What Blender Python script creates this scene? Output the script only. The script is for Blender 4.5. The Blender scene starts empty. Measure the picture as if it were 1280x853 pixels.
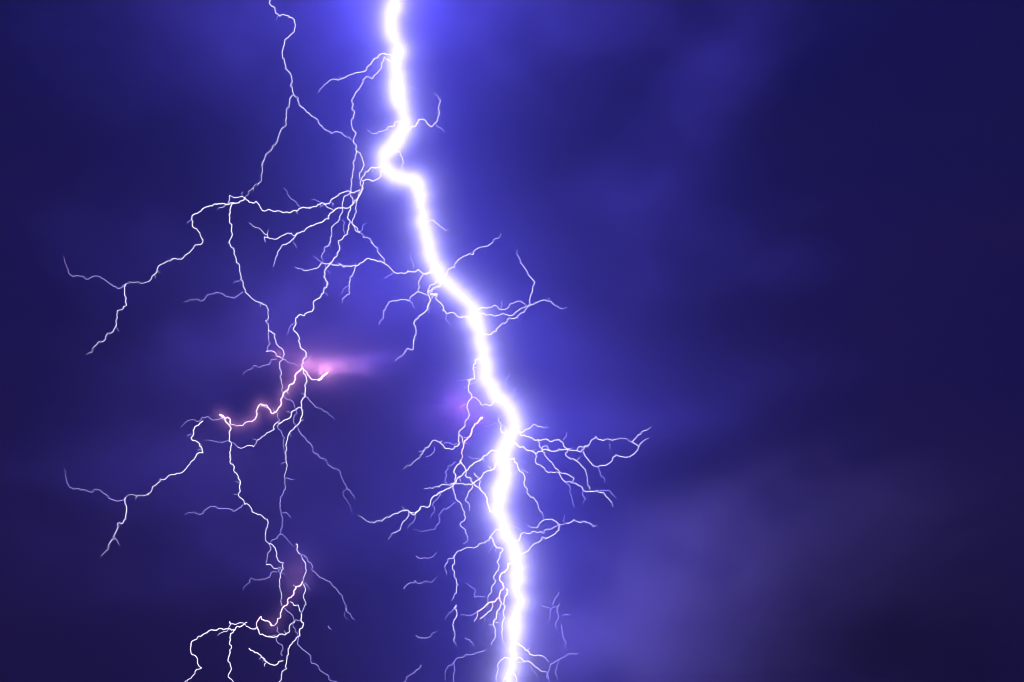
import bpy, math, random
from mathutils import Vector
random.seed(11)
S = bpy.context.scene
COL = S.collection

# ------------------------------------------------------------------ camera
TILT = math.radians(18.0)
CAMZ = 1.7
FOVW = 0.72                     # frame width at unit distance (50 mm on 36 mm)
cam_d = bpy.data.cameras.new('camera')
cam_d.lens = 50.0
cam_d.sensor_width = 36.0
cam_d.clip_start = 0.1
cam_d.clip_end = 60000.0
cam = bpy.data.objects.new('camera', cam_d)
COL.objects.link(cam)
cam.location = (0, 0, CAMZ)
cam.rotation_euler = (math.radians(90) + TILT, 0, 0)
S.camera = cam

# ------------------------------------------------------------------ world: the night sky
W = bpy.data.worlds.new('World')
S.world = W
W.use_nodes = True
nt = W.node_tree
nt.nodes.clear()
def N(tree, t, **k):
    n = tree.nodes.new(t)
    for a, b in k.items(): setattr(n, a, b)
    return n
out = N(nt, 'ShaderNodeOutputWorld')
bg = N(nt, 'ShaderNodeBackground')
tc = N(nt, 'ShaderNodeTexCoord')
sx = N(nt, 'ShaderNodeSeparateXYZ'); nt.links.new(tc.outputs['Generated'], sx.inputs[0])
el = N(nt, 'ShaderNodeMapRange'); el.inputs[1].default_value = 0.02; el.inputs[2].default_value = 0.55
nt.links.new(sx.outputs['Z'], el.inputs[0])
mp_ = N(nt, 'ShaderNodeMapping'); mp_.inputs['Scale'].default_value = (2.2, 2.2, 5.0)
nt.links.new(tc.outputs['Generated'], mp_.inputs['Vector'])
wn = N(nt, 'ShaderNodeTexNoise'); wn.inputs['Scale'].default_value = 1.6; wn.inputs['Detail'].default_value = 5.0; wn.inputs['Distortion'].default_value = .7
nt.links.new(mp_.outputs[0], wn.inputs['Vector'])
ad = N(nt, 'ShaderNodeMath', operation='MULTIPLY_ADD'); ad.inputs[1].default_value = 1.0; ad.inputs[2].default_value = -0.5
nt.links.new(wn.outputs[0], ad.inputs[0])
sm_ = N(nt, 'ShaderNodeMath', operation='ADD'); nt.links.new(el.outputs[0], sm_.inputs[0]); nt.links.new(ad.outputs[0], sm_.inputs[1])
rp_ = N(nt, 'ShaderNodeValToRGB')
rp_.color_ramp.elements[0].position = 0.0; rp_.color_ramp.elements[0].color = (0.0150, 0.0088, 0.050, 1)   # murky violet low down
rp_.color_ramp.elements[1].position = 0.9; rp_.color_ramp.elements[1].color = (0.0068, 0.0058, 0.064, 1)   # deep navy higher up
nt.links.new(sm_.outputs[0], rp_.inputs['Fac'])
nt.links.new(rp_.outputs[0], bg.inputs['Color'])
bg.inputs['Strength'].default_value = 1.0
nt.links.new(bg.outputs[0], out.inputs['Surface'])

# ------------------------------------------------------------------ exposure, sampling
S.view_settings.view_transform = 'Standard'
S.view_settings.look = 'None'
S.view_settings.exposure = 0.0
S.view_settings.gamma = 1.0
S.view_settings.use_curve_mapping = False
S.render.engine = 'CYCLES'
S.cycles.use_denoising = True
S.cycles.max_bounces = 2
S.cycles.volume_bounces = 0
S.cycles.diffuse_bounces = 1
S.cycles.use_light_tree = False
S.cycles.pixel_filter_type = 'BLACKMAN_HARRIS'
S.cycles.filter_width = 1.0
S.cycles.sample_clamp_indirect = 4.0
S.cycles.sample_clamp_direct = 20.0
S.cycles.volume_max_steps = 256
S.cycles.use_adaptive_sampling = True
S.cycles.adaptive_threshold = 0.02
S.cycles.volume_step_rate = 4.0

BOLT_S = 285.0                   # radiance of the main channel (blue)
HAZE_D = 0.8e-4
DIST = 1000.0                   # metres to the storm

# ------------------------------------------------------------------ helpers
CT, ST = math.cos(TILT), math.sin(TILT)
def at(px, py, Y=DIST):
    """point of the vertical plane y=Y that the photo shows at (px,py) of 1280x853"""
    u = (px - 640.0) / 1280.0 * FOVW
    v = (426.5 - py) / 1280.0 * FOVW
    d = Vector((u, CT - v * ST, ST + v * CT))
    return Vector((0, 0, CAMZ)) + d * (Y / d.y)
PX = FOVW / 1280.0 * DIST       # metres per photo pixel at the storm

def emission(name, col, strength, sample=False):
    m = bpy.data.materials.new(name); m.use_nodes = True
    t = m.node_tree; t.nodes.clear()
    o = N(t, 'ShaderNodeOutputMaterial'); e = N(t, 'ShaderNodeEmission')
    e.inputs['Color'].default_value = (*col, 1)
    e.inputs['Strength'].default_value = strength
    t.links.new(e.outputs[0], o.inputs['Surface'])
    m.cycles.emission_sampling = 'FRONT' if sample else 'NONE'
    return m
M_CORE = emission('plasma_core', (0.082, 0.076, 1.0), BOLT_S, True)
M_BRIGHT = emission('plasma_white', (0.88, 0.77, 1.0), 1.6)
M_MED = emission('plasma_lavender', (0.74, 0.64, 1.0), 2.2)
M_DIM = emission('plasma_violet', (0.46, 0.40, 1.0), 1.6)
M_VIO = emission('plasma_pale_violet', (0.46, 0.39, 1.0), 1.15)
M_PINK = emission('plasma_pink', (1.0, 0.66, 0.86), 2.0)
M_HOT = emission('plasma_hot_pink', (1.0, 0.75, 0.95), 6.0)
MATS = {'b': M_BRIGHT, 'm': M_MED, 'd': M_DIM, 'v': M_VIO, 'p': M_PINK, 'h': M_HOT}
RAD = {'b': (0.68, 0.34), 'm': (0.44, 0.24), 'd': (0.31, 0.15), 'v': (0.46, 0.26), 'p': (0.80, 0.50), 'h': (0.95, 0.6)}

TILES = {'A': (300, 0, 4), 'B': (60, 0, 4), 'C': (60, 200, 4), 'D': (300, 200, 4), 'E': (60, 400, 4), 'F': (300, 400, 4),
         'G': (60, 600, 4), 'H': (300, 640, 4), 'I': (540, 280, 4), 'J': (420, 440, 4), 'K': (580, 480, 1280 / 260.0), 'L': (440, 640, 4), 'Z': (0, 0, 1)}
def parse(s):
    """'D 1 2 3 4 / F 5 6' -> photo pixels"""
    pts = []
    for seg in s.split('/'):
        w = seg.split()
        ox, oy, k = TILES[w[0]]
        v = [float(q) for q in w[1:]]
        nx = (ox + v[0] / k, oy + v[1] / k)
        while len(pts) > 1:                             # tiles overlap: do not run back over the seam
            a, b = pts[-2], pts[-1]
            if (b[0] - a[0]) * (nx[0] - b[0]) + (b[1] - a[1]) * (nx[1] - b[1]) < 0 and math.hypot(nx[0] - b[0], nx[1] - b[1]) < 14: pts.pop()
            else: break
        pts += [(ox + v[i] / k, oy + v[i + 1] / k) for i in range(0, len(v), 2)]
    res = [pts[0]]
    for p in pts[1:]:
        if math.hypot(p[0] - res[-1][0], p[1] - res[-1][1]) > 1.2: res.append(p)
    return res

def fract(pts, rng, rough=0.17, step=2.4):
    """fractal midpoint kinks between traced points"""
    cur = list(pts)
    for _ in range(5):
        nxt = [cur[0]]
        for a, b in zip(cur, cur[1:]):
            L = math.hypot(b[0] - a[0], b[1] - a[1])
            if L > step * 1.5:
                o = rng.gauss(0, rough) * min(L, 14)
                o = max(-.25 * L, min(.25 * L, o))
                f = rng.uniform(.4, .6)
                nxt.append((a[0] + (b[0] - a[0]) * f - (b[1] - a[1]) / L * o, a[1] + (b[1] - a[1]) * f + (b[0] - a[0]) / L * o))
            nxt.append(b)
        cur = nxt
    return cur

def tube(points, radii, sides):
    """one continuous tapered tube through the points"""
    verts, faces = [], []
    n = len(points)
    ref = Vector((0, 1, 0))
    for i, p in enumerate(points):
        t = (points[min(i + 1, n - 1)] - points[max(i - 1, 0)]).normalized()
        a = ref - t * ref.dot(t)
        a.normalize()
        b = t.cross(a)
        for k in range(sides):
            w = 2 * math.pi * k / sides
            verts.append(p + (a * math.cos(w) + b * math.sin(w)) * radii[i])
    for i in range(n - 1):
        for k in range(sides):
            k2 = (k + 1) % sides
            faces.append((i * sides + k, i * sides + k2, (i + 1) * sides + k2, (i + 1) * sides + k))
    faces.append(tuple(range(sides))[::-1])
    faces.append(tuple((n - 1) * sides + k for k in range(sides)))
    return verts, faces

def mesh_obj(name, verts, faces, mat, parent=None):
    me = bpy.data.meshes.new(name)
    me.from_pydata([tuple(v) for v in verts], [], faces)
    for p in me.polygons: p.use_smooth = True
    if mat: me.materials.append(mat)
    o = bpy.data.objects.new(name, me)
    COL.objects.link(o)
    if parent is not None:
        o.parent = parent
        o.matrix_parent_inverse = parent.matrix_world.inverted()
    return o

def thing(name, label, cat, loc, group=None):
    o = bpy.data.objects.new(name, None)
    COL.objects.link(o)
    o.location = loc
    o.empty_display_size = 5
    o['label'] = label
    o['category'] = cat
    if group: o['group'] = group
    bpy.context.view_layer.update()
    return o

# ------------------------------------------------------------------ setting: the ground far below the frame
def flat_mat(name, col, rough=0.9):
    m = bpy.data.materials.new(name); m.use_nodes = True
    t = m.node_tree
    b = t.nodes['Principled BSDF']
    nz = N(t, 'ShaderNodeTexNoise'); nz.inputs['Scale'].default_value = 0.02; nz.inputs['Detail'].default_value = 6
    tc = N(t, 'ShaderNodeTexCoord'); rp = N(t, 'ShaderNodeValToRGB')
    rp.color_ramp.elements[0].color = (*[c * .6 for c in col], 1); rp.color_ramp.elements[1].color = (*[c * 1.4 for c in col], 1)
    t.links.new(tc.outputs['Object'], nz.inputs['Vector']); t.links.new(nz.outputs['Fac'], rp.inputs['Fac'])
    t.links.new(rp.outputs[0], b.inputs['Base Color'])
    b.inputs['Roughness'].default_value = rough
    return m
g = mesh_obj('ground', [(-9000, -9000, 0), (9000, -9000, 0), (9000, 9000, 0), (-9000, 9000, 0)], [(0, 1, 2, 3)], flat_mat('dark_field', (0.05, 0.06, 0.035)))
g['kind'] = 'structure'

# haze: damp storm air round the camera and the whole scene
def box(lo, hi):
    (x0, y0, z0), (x1, y1, z1) = lo, hi
    v = [(x0, y0, z0), (x1, y0, z0), (x1, y1, z0), (x0, y1, z0), (x0, y0, z1), (x1, y0, z1), (x1, y1, z1), (x0, y1, z1)]
    f = [(3, 2, 1, 0), (4, 5, 6, 7), (0, 1, 5, 4), (1, 2, 6, 5), (2, 3, 7, 6), (3, 0, 4, 7)]
    return v, f
hm = bpy.data.materials.new('storm_air'); hm.use_nodes = True
t = hm.node_tree; t.nodes.clear()
o_ = N(t, 'ShaderNodeOutputMaterial'); pv = N(t, 'ShaderNodeVolumePrincipled')
pv.inputs['Color'].default_value = (0.86, 0.84, 0.95, 1)
pv.inputs['Density'].default_value = HAZE_D
pv.inputs['Anisotropy'].default_value = 0.0
t.links.new(pv.outputs[0], o_.inputs['Volume'])
HZ = box((-9100, -9100, -1.0), (9100, 9100, 900.0))
hz = mesh_obj('haze', HZ[0], HZ[1], hm)
for p in hz.data.polygons: p.use_smooth = False
hz['kind'] = 'stuff'

# ------------------------------------------------------------------ the main lightning channel
MAIN = [(497, -150), (490, -120), (499, -85), (503, -55), (496, -30), (495, -10), (493, 3), (488, 20), (488, 37), (493, 47), (497.5, 57), (496.5, 82), (495, 107), (500, 130), (506, 147),
        (505.5, 165), (495, 179), (483, 191), (479, 203), (486, 215), (500, 221), (516, 224), (524, 233), (526, 250), (530, 270), (532, 290),
        (537, 310), (541, 327), (548, 343), (562, 357), (577, 370), (590, 383), (592, 400), (600, 418), (605, 440), (608, 460), (616, 481),
        (631, 504), (641, 522), (641, 540), (632, 557), (630, 580), (629, 600), (625, 625), (621, 641), (630, 657), (640, 677), (645, 695),
        (645.5, 715), (646, 740), (645, 765), (644, 790), (641, 810), (639, 827), (637.5, 841), (638, 857), (641, 885), (633, 915), (636, 945), (630, 975), (634, 994)]
def mrad(y):
    tab = [(-200, 9.0), (0, 8.5), (60, 10), (120, 8.5), (170, 9), (205, 10), (260, 8), (330, 8), (385, 9), (440, 8), (520, 9.5), (560, 11), (620, 10.5), (680, 9), (720, 10), (780, 9.5), (815, 8), (832, 6.5), (848, 4), (870, 3.2), (1000, 3)]
    for (a, ra), (b, rb) in zip(tab, tab[1:]):
        if y <= b: return ra + (rb - ra) * (y - a) / (b - a)
    return tab[-1][1]
rng = random.Random(5)
mp = fract(MAIN, rng, .17, 3.6)
for _ in range(1):                                     # soften the kinks a little
    mp = [mp[0]] + [((a[0] + 2 * b[0] + c[0]) / 4, (a[1] + 2 * b[1] + c[1]) / 4) for a, b, c in zip(mp, mp[1:], mp[2:])] + [mp[-1]]
depth, dv = [], 0.0
d = 0.0
for i in range(len(mp)):
    dv = dv * .7 + rng.gauss(0, .5); d = d * .97 + dv
    depth.append(d)
MAINPTS = [at(p[0], p[1], DIST + q) for p, q in zip(mp, depth)]
KNOWN = {}                                             # traced points of everything built so far: (px, py, depth)
main_known = [(p[0], p[1], q) for p, q in zip(mp, depth)]

bolt = thing('lightning_bolt', 'huge blinding white lightning bolt zigzagging from the top edge to the bottom of the picture', 'lightning bolt', at(634, 996))
v, f = tube(MAINPTS, [mrad(p[1]) * PX * rng.uniform(.85, 1.15) * .40 * (1 + .22 * math.sin(p[1] * .083 + 1.3 * math.sin(p[1] * .031)) + .12 * math.sin(p[1] * .21)) for p in mp], 12)
channel = mesh_obj('channel', v, f, M_CORE, bolt)

# ------------------------------------------------------------------ branches
def nearest(lst, p):
    best, bd = None, 1e9
    for q in lst:
        dd = math.hypot(q[0] - p[0], q[1] - p[1])
        if dd < bd: bd, best = dd, q
    return best, bd

PINK = []
class Bolt:
    def __init__(self, root, known, seed):
        self.root, self.known, self.rng, self.branches = root, list(known), random.Random(seed), []
    def add(self, code, s):
        """code: b m d p h = how bright; dim ones are filaments of the branch they leave"""
        rng = self.rng
        raw = parse(s)
        m, md = nearest(main_known, raw[0])
        if md < 26 and 'x' not in code: raw = [(m[0], m[1])] + raw
        e, ed = nearest(main_known, raw[-1])
        if ed < 18 and 'x' not in code and md >= 26: raw = raw + [(e[0], e[1])]
        k = code[0]
        pts = fract(raw, rng)
        a, ad = nearest(self.known, pts[0]) if self.known else (None, 1e9)
        b, bd = nearest(self.known, pts[-1]) if self.known else (None, 1e9)
        d0 = a[2] if ad < 40 else rng.uniform(-30, 30)
        n = len(pts)
        walk, dv, d = [0.0], rng.gauss(0, .6), 0.0
        for i in range(1, n):
            dv = dv * .8 + rng.gauss(0, .5); d += dv
            walk.append(d)
        d1 = b[2] if bd < 6 else None
        dep = []
        for i in range(n):
            w = i / (n - 1)
            q = d0 + walk[i]
            if d1 is not None: q += (d1 - d0 - walk[-1]) * w
            dep.append(q)
        P = [at(p[0], p[1], DIST + q) for p, q in zip(pts, dep)]
        r0, r1 = RAD[k]
        free = bd > 6
        R = []
        for i in range(n):
            w = i / (n - 1)
            r = r0 + (r1 - r0) * (w if free else .25)
            if free and w > .8: r *= 1 - .55 * (w - .8) / .2
            R.append(r * PX * rng.uniform(.88, 1.14))
        v, f = tube(P, R, 6)
        if k in 'bp':                                   # short spurs along the strong branches
            for i in range(4, n - 4):
                if rng.random() < .055:
                    L = rng.uniform(3, 8); ang = math.atan2(pts[i + 1][1] - pts[i - 1][1], pts[i + 1][0] - pts[i - 1][0]) + rng.choice((-1, 1)) * rng.uniform(.6, 1.4)
                    sp = [pts[i]]
                    for q in range(3):
                        ang += rng.gauss(0, .35)
                        sp.append((sp[-1][0] + math.cos(ang) * L / 3, sp[-1][1] + math.sin(ang) * L / 3))
                    v2, f2 = tube([at(p[0], p[1], DIST + dep[i] + q * .6) for q, p in enumerate(sp)], [.34 * PX, .28 * PX, .2 * PX, .1 * PX], 5)
                    f += [tuple(a + len(v) for a in ff) for ff in f2]
                    v += v2
        par = self.root
        name = 'branch'
        if k == 'd' and self.branches:
            name = 'filament'
            bb, bo = 1e9, None
            for o, lst in self.branches:
                q, dd = nearest(lst, raw[0])
                q2, dd2 = nearest(lst, raw[-1])
                if min(dd, dd2) < bb: bb, bo = min(dd, dd2), o
            par = bo
        o = mesh_obj(name, v, f, MATS[k], par)
        if 'c' in code: PINK.append((self.root, o))
        kn = [(p[0], p[1], q) for p, q in zip(pts, dep)]
        self.known += kn
        if name == 'branch': self.branches.append((o, kn))
        return o

B0 = Bolt(bolt, main_known, 21)
for line in '''
b A 720 268 690 290 640 330 635 350 600 362 540 378 500 397 458 398 430 420 410 440 392 463
b A 850 648 880 630 885 615 905 598 930 605 962 632 990 595 998 560 990 535 1005 505 985 478 965 472
d A 980 620 1005 640 1025 660
m A 775 610 765 635 725 652 675 670 635 650
d A 730 655 740 690
d A 845 440 870 440 888 448
m A 770 755 800 758 812 790 805 852
m D 940 310 990 320 1045 350
m D 1030 570 1045 545 1090 500 1130 480 1185 445 1240 430 1265 410 1280 385 / I 305 85 345 45
b D 955 565 915 570 890 548 840 552 825 568 768 560 740 530 720 510 705 480 690 440 655 415 640 390 600 365
d D 768 560 745 578 718 592
d D 865 540 855 500 850 468
m D 915 570 900 600 895 630 890 660 850 705 810 697 765 702 735 730 712 755 708 800 695 825
m D 890 660 915 668 940 680
d D 850 705 865 730 875 745
b D 1000 632 965 640 960 660 940 655 945 680 940 725 915 770 890 795 868 820 870 850 / F 868 20 880 75 868 110 865 148 800 185 775 205
bx D 950 675 985 670 990 705 1010 725 1030 765 1075 768 1110 788 1150 793
m D 940 655 965 668 985 672 960 690
d D 1025 765 1030 800 1048 825
d D 955 680 948 720 945 765
m I 235 425 270 420 305 412 340 430 365 430 390 400 420 387 470 408 500 405
m I 245 450 290 455 320 460 350 450 395 460 430 435 470 412
m I 295 555 320 540 340 510 375 490 385 470 430 472 460 445 475 415 500 405 515 395 540 385 580 388 610 405 640 425 675 418
m I 490 400 490 370 500 345 505 310 515 290 480 255 475 235 455 210 440 175 425 155 430 130
d I 580 385 590 370
d I 340 425 355 380
b J 720 35 695 42 695 135 658 140 662 200 678 232 658 262 660 290 670 315 645 350 630 385 615 412 612 440 610 470 582 488 540 475 520 455 530 445 500 443 470 465 445 478 420 515 395 545 355 565 338 585
m J 770 270 735 268 715 245 678 232
d J 658 140 630 143 600 145
d J 690 155 665 168 640 178
d J 650 262 630 270 610 280
hx J 730 330 714 346
px J 714 346 695 360 680 400 660 430 640 455 630 490 625 540
bx J 625 540 618 560 600 620 588 665 570 680 520 700 485 725 470 765 420 780 370 803 330 795 280 815 230 848 / H 700 45 670 57 630 45 590 20
m J 615 412 632 440 640 460
d J 540 460 565 452 585 462 605 455
d J 490 475 485 505 470 520 450 525
b J 618 548 640 570 650 600 655 630 690 660 720 688 745 710 755 750 770 800
b J 800 495 760 510 720 545 690 555 660 590 630 620 600 655 585 665
b J 795 565 750 600 720 635 680 662 600 660 560 665 530 662 500 675 440 685
d J 720 540 690 535 658 522
d J 600 550 560 570 545 600 545 650 555 665
m J 585 670 590 700 602 740 630 765 643 800 628 850 / H 1100 70 1130 92 1115 160
d J 600 755 560 782 530 795 520 850 / H 1005 5 1000 45 960 90 910 98 865 85
m J 680 665 660 710 645 745 668 795
m J 690 605 715 630 715 670 722 690
d J 530 700 500 740 480 765 470 830
m J 425 785 395 815 355 850 / H 845 0 830 40 805 75 765 105 740 135
d J 395 815 380 850 / H 875 20 850 60 838 85
m J 850 410 820 380 810 335 825 325
d J 810 360 770 368 740 372
d J 860 240 890 215 890 190 905 182
d J 845 200 855 130 872 100
m K 355 300 400 275 430 248 460 265 490 272 520 268
b K 330 375 370 390 420 415 480 415 530 412 585 400 635 402 680 412 720 420 740 400 745 380 775 365 810 322 850 348 915 352 930 342 975 335 1015 352 1040 360
b K 345 298 385 325 430 345 480 345 530 357 585 342 610 380 635 400 635 450 655 465 700 480 740 520 755 560 757 610 790 665
m K 790 665 820 655 860 670 890 705 915 755
m K 790 665 730 640 680 610 620 602 590 560 540 480 500 425 475 395 460 340
m K 1030 360 1055 335 1090 310 1125 285 1155 265
m K 1040 360 1075 385 1100 355 1138 337
m K 735 415 745 445 770 475 810 507 870 503 905 480 935 435 970 448 1000 452 1040 435 1070 410 1075 385
d K 810 507 840 545 865 580 867 610
m K 690 412 715 385 750 378
m K 420 415 440 460 445 490 500 535 560 545 600 550 650 562 678 580 665 603
d K 625 605 655 640 665 700 685 760
d K 735 660 728 740
m K 480 410 485 385 510 382 525 408
d K 610 345 632 298
d K 835 655 900 660 940 705
d K 895 370 898 405
b K 310 460 340 535 375 590 385 640 400 685 440 720 465 780 490 835
d K 355 525 395 550
m L 730 90 690 125 650 155 610 182 570 180 530 195 515 215 480 235 470 260 465 290 475 315
m L 515 215 515 260 505 290 515 330 520 390 510 420 498 445
bx L 690 125 710 155 720 175 755 190 740 215 725 250 722 300 708 330 700 400 680 440 670 480
d L 700 175 690 190 678 208
p L 780 260 745 310 745 350 760 375 740 405 735 430 700 450 670 465 650 485 625 500 625 525 612 548
mx L 700 450 680 500 640 535
d L 620 505 575 520 540 520
bx L 740 430 740 480 722 520 715 580 700 668
bx L 770 385 778 410 760 440 760 490 765 530 745 600 755 650 765 665
d L 665 425 615 430 595 375 560 360
d L 660 525 662 550
d L 800 70 845 105
m L 855 105 900 100 960 108 1000 85 1040 62 1070 55
m L 855 210 890 180 930 155 950 125 990 125 1020 100 1040 70
m L 1040 62 1010 45 970 38 925 80 900 80 878 65
m L 1070 55 1110 38 1160 45 1205 75 1225 70
d L 1055 50 1060 10
b L 835 660 880 695 930 715 985 750
b L 830 728 880 745 915 775 975 800
d L 900 765 915 800 930 835
d L 975 800 985 840
m L 755 735 730 760 725 810 712 865
m L 780 795 745 858
m L 810 785 830 858
d L 525 465 510 485 480 500 468 540
m L 520 465 510 480 520 530 505 560 515 620 520 670
'''.strip().splitlines():
    c, s = line.split(None, 1)
    B0.add(c, s)

KN = list(B0.known)
t1 = thing('lightning_bolt', 'thin white lightning bolt dropping from the top edge and forking left to a ragged arm', 'lightning bolt', at(305.5, 248))
B1 = Bolt(t1, [], 31)
for line in '''
b Z 333 -70 329 -50 336 -35 333 -18 / A 152 0 175 50 200 82 240 77 270 98 277 125 272 160 240 190 222 225 210 260 225 320 245 360 262 410 262 460 268 475 250 510 230 550 228 600 224 635 195 670 190 705 160 730 140 765 125 785 108 830 115 852 / D 112 40 108 70 90 120 60 145 40 175 22 193 / C 985 190
b C 985 190 970 205 935 217 912 240 908 300 917 345 920 380 910 420 932 460 940 490 958 525 958 560 962 600 980 640 985 660 1015 690 1050 710 1085 725 1102 750 1100 775 1087 805 1102 850 / E 1102 50 1105 100 1098 140 1090 158
m E 1102 50 1115 58 1135 95 1150 130 1178 155 1175 185 1165 205 1155 240 1160 290 1175 330 1180 370
m E 1090 158 1115 155 1140 180 1165 190
d E 1145 195 1115 200 1108 225 1060 237 1030 228 1000 250 975 280
d E 1165 190 1200 212 1260 220
b C 935 217 870 217 835 220 785 237 765 257 735 270 718 300 722 325 745 345 760 375 775 400 730 432 715 455 685 475 668 497 610 507 560 525 548 540 545 560 520 580 495 610 475 617 440 612 408 608 390 620
v C 390 620 370 638 350 645 325 635 295 608 272 595 260 583 235 580 205 595 180 585 150 578 130 585 105 570 95 540 85 515 80 480
m C 390 620 385 650 392 690 392 730 345 755 340 800 338 830 320 852 / E 340 0 338 32 300 65 282 105 222 142 220 165 190 172
d C 718 300 705 308 695 320
d C 338 830 350 850 / E 355 60
m C 985 190 970 183 945 188 930 190 908 178 905 205 890 225 865 238 848 252
d C 972 180 974 160
v C 975 660 955 675 930 693 885 680 830 672 790 685 765 708 740 695 710 697 678 712
d C 958 605 935 605 925 618
m A 268 475 295 515 305 535 345 565 390 600 410 630 455 668 490 660 515 675 545 685 568 715
d A 190 80 182 98
'''.strip().splitlines():
    c, s = line.split(None, 1)
    B1.add(c, s)

t2 = thing('lightning_bolt', 'branching white lightning bolt left of the huge one, passing the bright pink cloud wisp', 'lightning bolt', at(378, 460))
B2 = Bolt(t2, KN, 41)
B2.known += B1.known
for line in '''
b D 690 38 650 45 625 62 608 95 600 115 605 150 590 190 560 225 550 235
b D 705 80 690 95 670 105 635 97 612 105 612 150 585 200 550 235 540 270 540 295 552 310 545 345 540 370 515 390 490 405 497 430 490 460 470 490 450 520 425 550 418 585 440 620 420 640 418 665 380 700 370 740 340 762 290 780 278 810 278 850 / F 278 25 297 90 300 120 325 155 332 185 318 215 312 240
b D 600 150 590 155 550 160 495 170 460 195 425 222 380 235 350 243 300 243 250 255 / C 1250 255 1210 265 1140 258 1090 255 1060 235 1040 207 1005 212 985 190
m A 722 285 705 320 690 360 665 393 630 385 612 400 605 430 580 460 558 505 558 545 572 570 570 590 555 605 562 645 582 665 570 690 568 715 582 755 575 800 568 852 / D 570 40 562 80 560 120 555 160 565 200 550 235
m A 582 755 600 765 610 800 622 825 612 852 / D 618 30 605 60 600 100
b D 550 235 510 240 470 255 445 295 420 305 380 320 335 340 300 365 270 380 215 378 180 397 140 388 115 362 80 340 45 315
m D 140 388 122 385 128 412
m D 300 365 265 395 240 415 205 435 190 475 175 505 165 535
d D 272 395 278 430 285 445
m D 470 255 430 230 425 222
d D 430 225 455 212 470 220 462 232
d D 415 218 385 205 355 203
d D 300 240 265 200 235 170 212 142
m D 550 165 520 185 512 220 515 255 500 295 468 325 460 370 455 405 425 435 412 470 408 515
d D 455 405 445 425 452 435
d D 510 300 520 340 522 370
m D 595 170 582 200 578 240 580 265 570 290 560 320 600 360
m D 555 310 575 345 600 362
d D 600 360 612 335 635 315
b D 720 515 690 510 665 498 630 497 600 515 590 528 540 532 520 538 480 525 440 520
m D 440 520 410 515 395 535 360 548 320 555 300 545 275 535
d D 408 512 380 490 362 475
d D 425 525 440 555 455 572
m D 590 528 570 560 550 585 545 620 550 640 545 675 525 685 510 715
d D 545 625 515 650 500 670
d D 420 665 432 668 440 685
d F 275 15 250 35 245 60 230 75
d F 318 235 345 200 365 175
p F 312 240 335 262 360 300 395 300
h F 392 301 400 297 420 278 438 264
pc F 312 240 285 265 272 305 245 330 240 350 215 378 208 415 190 445 180 462 155 465 150 448 105 420 88 440 85 475 75 497 40 510 0 528 / E 945 532 912 522
p E 912 522 912 498 880 490 862 475 885 500 912 535
hc E 880 488 860 474
v E 862 475 880 500 850 500 815 495 800 482 770 485 740 507 715 500 685 515 665 537
b F 315 250 328 275 322 330 325 365 312 400 305 440 312 475 300 510 270 545 245 570 232 610 235 645 230 690 237 725 225 770 225 810 230 850 / G 1190 45
v G 1190 45 1170 80 1163 130 1168 180 1170 220 1163 272 / H 203 112 240 145 283 170
b H 280 160 290 200 310 230
m H 310 230 330 270 330 300 315 330 312 350
d F 325 380 345 400 375 435 435 460 445 475 470 510
v F 220 372 250 400 275 440 270 500 285 530
d F 285 530 300 560 330 600 355 620 362 655 400 690 435 710 450 730 485 745 510 795 530 825 530 850 / J 40 695 50 735 75 775 80 800
d J 50 685 75 710 95 740
b F 305 440 265 455 250 490 210 512 178 518 150 560 110 582 70 635
m F 70 635 30 640 0 628 / E 990 632 940 628
d E 940 628 860 610 780 603
d F 190 465 200 500 178 518
d F 185 525 210 570 220 650
d F 85 610 75 597 60 595
d F 232 790 255 800 275 800
d F 235 705 215 715 205 728
d G 1172 165 1200 172 1215 190
v H 300 210 325 225 355 255 362 295 400 330 435 345 480 380 515 440 535 470 525 500 540 540
d H 535 480 555 520 575 540
'''.strip().splitlines():
    c, s = line.split(None, 1)
    B2.add(c, s)

t3 = thing('lightning_bolt', 'lower left lightning fork below the pink elbow with a long ragged left arm', 'lightning bolt', at(288, 530))
B3 = Bolt(t3, [], 51)
for line in '''
b E 912 535 908 580 918 620 910 680 932 735 940 765 958 800 962 845 / G 958 30 955 65 978 100 982 122 1020 160 1075 185 1102 215 1100 235 1087 275 1105 318 1105 360 1095 400 1092 425
m G 1092 425 1115 425 1140 445 1165 440
m G 1105 318 1115 320 1140 380 1178 415 1178 445 1160 475 1155 530 1170 580 1180 630
d G 1145 462 1115 465 1108 488 1060 502 1015 490 985 530 978 550
d G 1165 440 1150 455 1165 470 1190 478
v G 975 125 950 145 925 158 880 142 828 133 785 150 762 173 735 160 710 163 678 177
d G 1163 272 1140 295 1112 312
d G 958 65 940 72 928 72
b E 775 505 750 528 725 550 715 590 745 610 775 665 730 700 710 722 690 745 668 765 610 775 560 795 545 820 520 850 / G 495 75 475 82 408 72 388 88
d E 718 570 705 575 695 582
m G 388 88 385 120 395 160 392 195 345 220 338 295 300 328 282 365 265 382
v G 388 88 370 102 350 108 325 100 295 75 272 62 260 50 235 45 205 60 180 50 150 42 130 50 105 35 95 0 / E 85 780 80 745
d G 340 298 350 315 355 330
'''.strip().splitlines():
    c, s = line.split(None, 1)
    B3.add(c, s)

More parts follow.
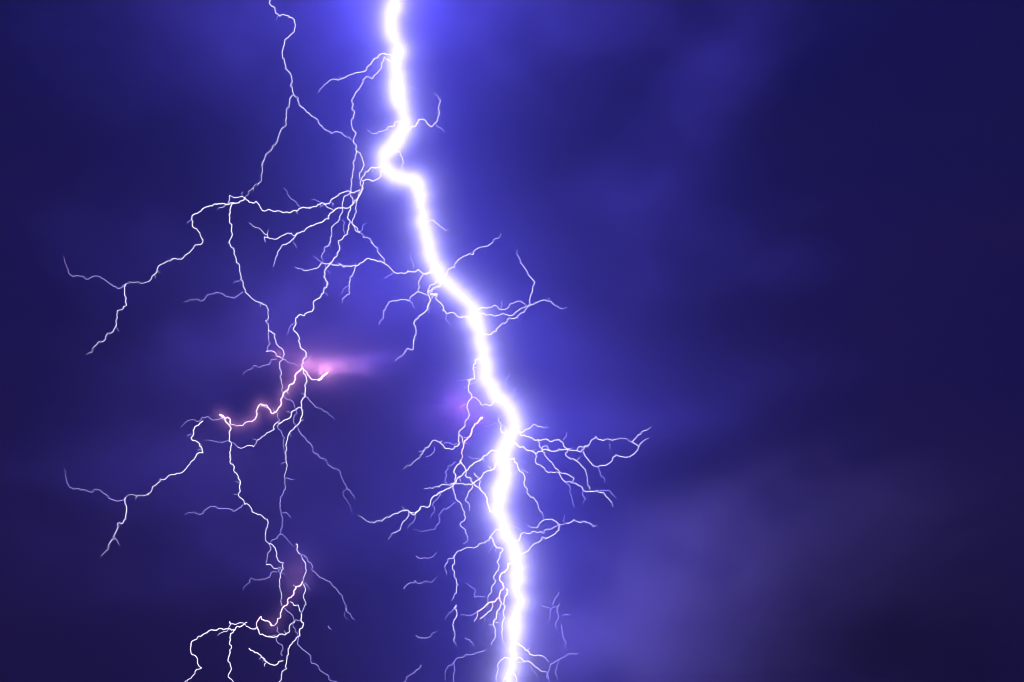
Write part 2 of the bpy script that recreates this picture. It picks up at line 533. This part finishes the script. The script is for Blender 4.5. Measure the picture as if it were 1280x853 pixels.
t4 = thing('lightning_bolt', 'looping lightning fork at the bottom edge, its pinkish arm curling like a hook', 'lightning bolt', at(378, 727))
B4 = Bolt(t4, [], 61)
for line in '''
pc H 312 350 280 375 270 405 245 430 240 455 215 478 205 520 185 555 155 570
hc H 160 570 152 560
p H 150 555 105 523 88 545 85 575
b H 85 575 95 600 120 618 165 628 200 612 250 595 255 560 305 545
b H 85 575 45 577 20 555 0 572 / G 985 720
b G 985 720 970 730 935 750 912 770 908 810 908 850 / Z 285 825 292 853 290 875 296 900
b G 935 750 870 745 830 752 785 767 765 785 735 800 715 830 / Z 238 811 247 824 252 835 240 846 226 856 214 868
m G 995 712 970 715 945 720 908 708 905 735 865 765 848 780
m H 318 360 325 400 322 440 320 480 305 510
b H 305 510 308 550 312 580 300 620 260 660 240 685 235 735 235 785 205 825 188 856 / Z 342 870 346 890
m H 250 450 290 465 305 500
d H 220 480 250 505 270 545 275 600 290 640
v H 290 640 305 680 330 700 355 720 360 760 400 795 440 815 485 850 / Z 430 862
b H 45 682 75 705 115 730 140 755 185 763 215 745
m H 130 755 122 762 125 775
d H 185 630 215 680 212 720
d H 185 575 200 610 185 630
d H 318 355 340 375 352 395
'''.strip().splitlines():
    c, s = line.split(None, 1)
    B4.add(c, s)

# loose glowing streaks that hang between the bolts
STREAKS = [
    ('short smile shaped violet streak, the upper one hanging between the two bolts', ['v L 320 220 350 235 390 230 425 200']),
    ('wavy violet streak, longest of the loose streaks between the two bolts', ['v L 260 385 280 360 315 342 350 355 390 352 425 325']),
    ('short smile shaped violet streak, the lower one beneath the wavy streak', ['v L 320 617 350 632 385 628 425 598']),
    ('slanting violet streak at the bottom edge rising to the right', ['v L 345 765 310 808 260 850 / Z 500 858']),
    ('tiny hooked violet streak left of the foot of the huge bolt', ['d L 565 630 590 640 605 680']),
    ('forked pale streak at the bottom edge just left of the foot of the huge bolt', ['v L 665 690 640 700 610 713 570 710 530 730 515 745 480 770 468 800 468 845', 'v L 515 745 515 790 505 810 512 852 / Z 566 862']),
    ('small pale stick figure shaped streak right of the huge bolt near its foot', ['v L 1040 460 1010 475 990 510 980 545', 'v L 1030 475 1030 510 1020 550 1028 590', 'd L 1035 402 1015 435 1000 462', 'd L 950 468 965 475 985 480', 'd L 1050 518 1075 512 1100 513']),
    ('straight thin pale streak hanging right of the huge bolt below the stick figure shaped one', ['v L 1050 565 1055 610 1068 680']),
    ('pale bent streak like a crooked arm at the bottom right of the huge bolt', ['v L 1130 708 1080 708 1035 740 1025 780 1028 835', 'v L 1030 740 990 765 980 800 985 845 / Z 686 860']),
    ('faint short violet streak right of the curling hook shaped arm', ['d H 440 570 447 582 462 588']),
]
for i, (lab, ps) in enumerate(STREAKS):
    raw = parse(ps[0].split(None, 1)[1])
    r = thing('lightning_streak', lab, 'lightning streak', at(*raw[-1]), 'loose lightning streaks beside the bolts')
    bb = Bolt(r, [], 70 + i)
    for line in ps:
        c, s = line.split(None, 1)
        bb.add(c + 'x', s)
    for ch in bb.root.children: ch.name = 'streak'

# ------------------------------------------------------------------ volumes: added glow halos, glow scattering mist, storm clouds
def math_node(ng, op, a, b=None, c=None):
    n = N(ng, 'ShaderNodeMath', operation=op)
    for i, q in enumerate((a, b, c)):
        if q is None: continue
        if isinstance(q, (int, float)): n.inputs[i].default_value = q
        else: ng.links.new(q, n.inputs[i])
    return n.outputs[0]

def vec_node(ng, op, a, b):
    n = N(ng, 'ShaderNodeVectorMath', operation=op)
    for i, q in enumerate((a, b)):
        if isinstance(q, (tuple, Vector)): n.inputs[i].default_value = q
        else: ng.links.new(q, n.inputs[i])
    return n

def volume_obj(name, field, lo, hi, voxel, mat, parent=None):
    """a volume whose density is the field(node tree, position)"""
    vd = bpy.data.volumes.new(name)
    vd.materials.append(mat)
    o = bpy.data.objects.new(name, vd); COL.objects.link(o)
    ng = bpy.data.node_groups.new(name + '_field', 'GeometryNodeTree')
    ng.interface.new_socket('Geometry', in_out='INPUT', socket_type='NodeSocketGeometry')
    ng.interface.new_socket('Geometry', in_out='OUTPUT', socket_type='NodeSocketGeometry')
    N(ng, 'NodeGroupInput'); go = N(ng, 'NodeGroupOutput')
    vc = N(ng, 'GeometryNodeVolumeCube')
    vc.inputs['Min'].default_value = lo; vc.inputs['Max'].default_value = hi
    for ax, a, b in zip('XYZ', lo, hi): vc.inputs['Resolution ' + ax].default_value = max(8, int((b - a) / voxel))
    pos = N(ng, 'GeometryNodeInputPosition')
    ng.links.new(field(ng, pos.outputs[0]), vc.inputs['Density'])
    sm = N(ng, 'GeometryNodeSetMaterial'); sm.inputs['Material'].default_value = mat
    ng.links.new(vc.outputs[0], sm.inputs['Geometry'])
    ng.links.new(sm.outputs[0], go.inputs[0])
    md = o.modifiers.new('field', 'NODES'); md.node_group = ng
    if parent: o.parent = parent; o.matrix_parent_inverse = parent.matrix_world.inverted()
    return o

# added emissive halo imitating glare round a strong channel, fading within some metres
HALO = 0.34
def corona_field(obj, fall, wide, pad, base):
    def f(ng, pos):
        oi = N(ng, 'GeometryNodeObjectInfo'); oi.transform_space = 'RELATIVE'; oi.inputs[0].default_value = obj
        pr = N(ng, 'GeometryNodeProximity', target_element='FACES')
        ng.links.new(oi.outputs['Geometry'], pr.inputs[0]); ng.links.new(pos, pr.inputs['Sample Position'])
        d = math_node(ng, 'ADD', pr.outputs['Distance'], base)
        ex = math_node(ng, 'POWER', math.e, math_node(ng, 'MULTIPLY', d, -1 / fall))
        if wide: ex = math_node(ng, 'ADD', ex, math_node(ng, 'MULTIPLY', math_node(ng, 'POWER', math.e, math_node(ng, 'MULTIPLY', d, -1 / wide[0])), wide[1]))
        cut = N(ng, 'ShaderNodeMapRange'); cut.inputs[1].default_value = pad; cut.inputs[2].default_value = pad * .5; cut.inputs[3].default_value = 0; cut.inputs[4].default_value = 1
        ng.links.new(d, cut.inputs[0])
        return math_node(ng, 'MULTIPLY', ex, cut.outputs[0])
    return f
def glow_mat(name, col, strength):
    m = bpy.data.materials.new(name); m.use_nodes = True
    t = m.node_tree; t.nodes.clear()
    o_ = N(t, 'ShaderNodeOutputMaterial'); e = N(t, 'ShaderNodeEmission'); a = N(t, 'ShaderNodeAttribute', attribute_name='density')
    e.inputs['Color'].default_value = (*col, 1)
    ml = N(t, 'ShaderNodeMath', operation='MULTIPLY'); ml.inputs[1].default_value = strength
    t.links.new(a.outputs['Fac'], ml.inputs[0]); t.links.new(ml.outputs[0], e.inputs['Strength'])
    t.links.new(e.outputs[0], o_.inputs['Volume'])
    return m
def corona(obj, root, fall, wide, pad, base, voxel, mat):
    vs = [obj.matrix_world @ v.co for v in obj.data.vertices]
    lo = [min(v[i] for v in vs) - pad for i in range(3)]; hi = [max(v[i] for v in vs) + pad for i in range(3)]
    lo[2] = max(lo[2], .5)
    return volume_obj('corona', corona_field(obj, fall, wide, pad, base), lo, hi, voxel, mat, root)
bpy.context.view_layer.update()
corona(channel, bolt, 3.5, (14.0, .034), 45.0, 1.7, 2.0, glow_mat('main_halo_glow', (0.56, 0.515, 1.0), HALO))
M_PG2 = glow_mat('faint_pink_halo_glow', (0.9, 0.42, 1.0), .010)
M_PG = glow_mat('pink_halo_glow', (1.0, 0.42, 0.85), .036)
for root, ob in PINK: corona(ob, root, 2.0, (7.0, .05), 14.0, 0.0, 1.3, M_PG2 if root is t4 else M_PG)  # the same emissive glow added round the pink arms

def cloud_mat(name, col, dens, aniso=0.0):
    m = bpy.data.materials.new(name); m.use_nodes = True
    t = m.node_tree; t.nodes.clear()
    o_ = N(t, 'ShaderNodeOutputMaterial'); pv = N(t, 'ShaderNodeVolumePrincipled')
    pv.inputs['Color'].default_value = (*col, 1)
    pv.inputs['Density'].default_value = dens
    pv.inputs['Anisotropy'].default_value = aniso
    t.links.new(pv.outputs[0], o_.inputs['Volume'])
    return m

def cloud_field(blobs, nscale, stretch, lo_, hi_, seed):
    """sum of soft ellipsoids torn by noise; blobs: (px, py, depth, half width, half height, half depth in metres, tilt deg, weight)"""
    def f(ng, pos):
        total = None
        for px, py, Y, sx, sz, sy, tilt, wgt in blobs:
            c = at(px, py, Y)
            d = vec_node(ng, 'SUBTRACT', pos, c)
            r = N(ng, 'ShaderNodeVectorRotate', rotation_type='Y_AXIS'); r.inputs['Angle'].default_value = math.radians(tilt)
            ng.links.new(d.outputs[0], r.inputs['Vector'])
            q = vec_node(ng, 'DIVIDE', r.outputs[0], (sx, sy, sz))
            l2 = vec_node(ng, 'DOT_PRODUCT', q.outputs[0], q.outputs[0]).outputs['Value']
            g = math_node(ng, 'MULTIPLY', math_node(ng, 'POWER', math.e, math_node(ng, 'MULTIPLY', l2, -1.0)), wgt)
            total = g if total is None else math_node(ng, 'ADD', total, g)
        nz = N(ng, 'ShaderNodeTexNoise', noise_dimensions='3D')
        nz.inputs['Scale'].default_value = nscale; nz.inputs['Detail'].default_value = 5.0; nz.inputs['Roughness'].default_value = .55; nz.inputs['Distortion'].default_value = .6
        sv = vec_node(ng, 'MULTIPLY', vec_node(ng, 'ADD', pos, (seed * 731.0, seed * 97.0, seed * 313.0)).outputs[0], stretch)
        ng.links.new(sv.outputs[0], nz.inputs['Vector'])
        mr = N(ng, 'ShaderNodeMapRange'); mr.inputs[1].default_value = lo_; mr.inputs[2].default_value = hi_; mr.inputs[3].default_value = 0; mr.inputs[4].default_value = 1
        mr.interpolation_type = 'SMOOTHSTEP'
        ng.links.new(nz.outputs[0], mr.inputs[0])
        v = math_node(ng, 'SUBTRACT', math_node(ng, 'MULTIPLY', total, math_node(ng, 'ADD', math_node(ng, 'MULTIPLY', mr.outputs[0], .85), .15)), .012)
        return math_node(ng, 'MAXIMUM', v, 0.0)
    return f

# added scatter volume, shaped round the bolt to set how its glow falls off
def rain_field(ng, pos):
    oi = N(ng, 'GeometryNodeObjectInfo'); oi.transform_space = 'RELATIVE'; oi.inputs[0].default_value = channel
    pr = N(ng, 'GeometryNodeProximity', target_element='FACES')
    ng.links.new(oi.outputs['Geometry'], pr.inputs[0]); ng.links.new(pos, pr.inputs['Sample Position'])
    d = pr.outputs['Distance']
    ex = math_node(ng, 'POWER', math.e, math_node(ng, 'MULTIPLY', d, -1 / 78.0))
    nz = N(ng, 'ShaderNodeTexNoise', noise_dimensions='3D'); nz.inputs['Scale'].default_value = .009; nz.inputs['Detail'].default_value = 4.0; nz.inputs['Distortion'].default_value = .5
    sv = vec_node(ng, 'MULTIPLY', vec_node(ng, 'ADD', pos, (911.0, 57.0, 433.0)).outputs[0], (1.0, 1.0, .75)); ng.links.new(sv.outputs[0], nz.inputs['Vector'])
    mr = N(ng, 'ShaderNodeMapRange'); mr.inputs[1].default_value = .3; mr.inputs[2].default_value = .7; mr.inputs[3].default_value = .55; mr.inputs[4].default_value = 1.35
    ng.links.new(nz.outputs[0], mr.inputs[0])
    near_thin = math_node(ng, 'SUBTRACT', 1.0, math_node(ng, 'MULTIPLY', math_node(ng, 'POWER', math.e, math_node(ng, 'MULTIPLY', d, -1 / 52.0)), .9))
    ex = math_node(ng, 'MULTIPLY', ex, near_thin)
    return math_node(ng, 'MAXIMUM', math_node(ng, 'SUBTRACT', math_node(ng, 'MULTIPLY', ex, mr.outputs[0]), .015), 0.0)
rn = volume_obj('rain', rain_field, (-330, 780, .5), (240, 1220, 660), 10.0, cloud_mat('glow_mist_vapour', (.95, .92, .92), .0019))
rn['kind'] = 'stuff'

# the storm clouds behind and above the bolts
BL = [
    # px, py, depth, half w, half h, half depth, tilt, weight
    (600, -60, 1070, 280, 75, 120, 0, 1.4),
    (210, -20, 1060, 140, 60, 100, 4, 1.1),
    (930, 60, 1080, 60, 26, 90, 38, 1.3),
    (850, 170, 1080, 60, 24, 90, 40, .65),
    (800, 260, 1070, 80, 20, 80, 15, .4),
    (900, 330, 1070, 80, 14, 80, 4, .7),
    (310, 410, 1070, 100, 36, 70, 8, 1.3),
    (740, 430, 1080, 90, 22, 70, -6, .3),
    (830, 520, 1090, 110, 22, 90, 10, .45),
    (180, 590, 1090, 110, 40, 80, 5, .9),
    (150, 320, 1090, 80, 30, 80, -14, .4),
    (250, 690, 1090, 120, 32, 80, 8, .4),
]
cl = volume_obj('storm_cloud', cloud_field(BL, .012, (.85, 1.0, 1.5), .40, .62, 3), (-560, 930, 30), (560, 1330, 860), 11.0, cloud_mat('storm_cloud_vapour', (.96, .86, .92), .0075))
cl['kind'] = 'stuff'
BL2 = [
    (960, 690, 1050, 90, 40, 160, 14, 1.0),
    (1075, 730, 1040, 85, 45, 170, 10, 1.7),
    (940, 830, 1040, 95, 40, 130, 0, 1.2),
    (1130, 820, 1040, 80, 35, 120, 0, .5),
]
cl2 = volume_obj('storm_cloud', cloud_field(BL2, .018, (.75, .7, 1.4), .40, .60, 5), (0, 930, 20), (520, 1330, 420), 10.0, cloud_mat('warm_light_vapour', (1.0, .86, .48), .0125))  # warmer, greyer light is put into this vapour's colour
cl2['kind'] = 'stuff'

# three small wisps lit pink from within by added point lights
M_PK = cloud_mat('thin_wisp_vapour', (1.0, .82, .74), .014)
def wisp(label, blobs, seed, box):
    px, py, w, h = box
    a = at(px - w, py + h, 960); b = at(px + w, py - h, 1040)
    o = volume_obj('cloud_wisp', cloud_field(blobs, .05, (.5, 1.0, 1.3), .3, .7, seed), (a.x, 960, a.z), (b.x, 1040, b.z), 2.5, M_PK)
    o['label'] = label; o['category'] = 'cloud'; o['group'] = 'small clouds lit pink by the lightning'
def wisp_fill_light(root, px, py, watts, col=(1.0, .36, .80), back=3.0, size=1.5):
    """added point light that brightens a cloud wisp from inside"""
    l = bpy.data.lights.new('wisp_fill_light', 'POINT'); l.color = col; l.energy = watts; l.shadow_soft_size = size
    o = bpy.data.objects.new('wisp_fill_light', l); COL.objects.link(o)
    o.location = at(px, py, zp((px, py)) + back); o.parent = root; o.matrix_parent_inverse = root.matrix_world.inverted()
zp = lambda p: nearest(B0.known + B2.known, p)[0][2] + DIST
wisp('brightest pink lit wisp of cloud, streaming right from the elbow of the branching bolt', [(440, 456, zp((405, 470)) + 6, 26, 9.5, 10, 8, 2.0), (385, 458, zp((405, 470)) + 6, 26, 10, 12, 0, .5), (365, 440, zp((405, 470)) + 8, 30, 12, 12, 0, .5), (395, 452, zp((405, 470)) + 8, 55, 22, 16, 0, .3)], 1, (410, 455, 150, 75))
wisp('dusky pink lit patch of cloud just left of the huge bolt', [(575, 512, zp((600, 525)) + 6, 30, 20, 14, 0, .8)], 2, (578, 512, 85, 62))
wisp('faint lilac lit patch of cloud above the curling hook shaped arm', [(368, 712, zp((370, 720)) + 4, 18, 16, 12, 0, .9)], 3, (368, 712, 70, 60))

wisp_fill_light(t2, 406, 466, 26000, col=(1.0, .45, .80), size=1.0)
wisp_fill_light(t2, 428, 460, 8000, col=(1.0, .42, .78), back=18, size=4)
wisp_fill_light(t2, 455, 456, 11000, col=(1.0, .45, .80), back=18, size=4)
wisp_fill_light(t2, 385, 455, 7000, back=6)
wisp_fill_light(t2, 347, 442, 4000, back=6)
wisp_fill_light(bolt, 601, 524, 9000)
wisp_fill_light(bolt, 578, 508, 26000, col=(1.0, .30, .50), back=24, size=5)
wisp_fill_light(t4, 372, 716, 7000, col=(.85, .42, 1.0), back=10, size=5)
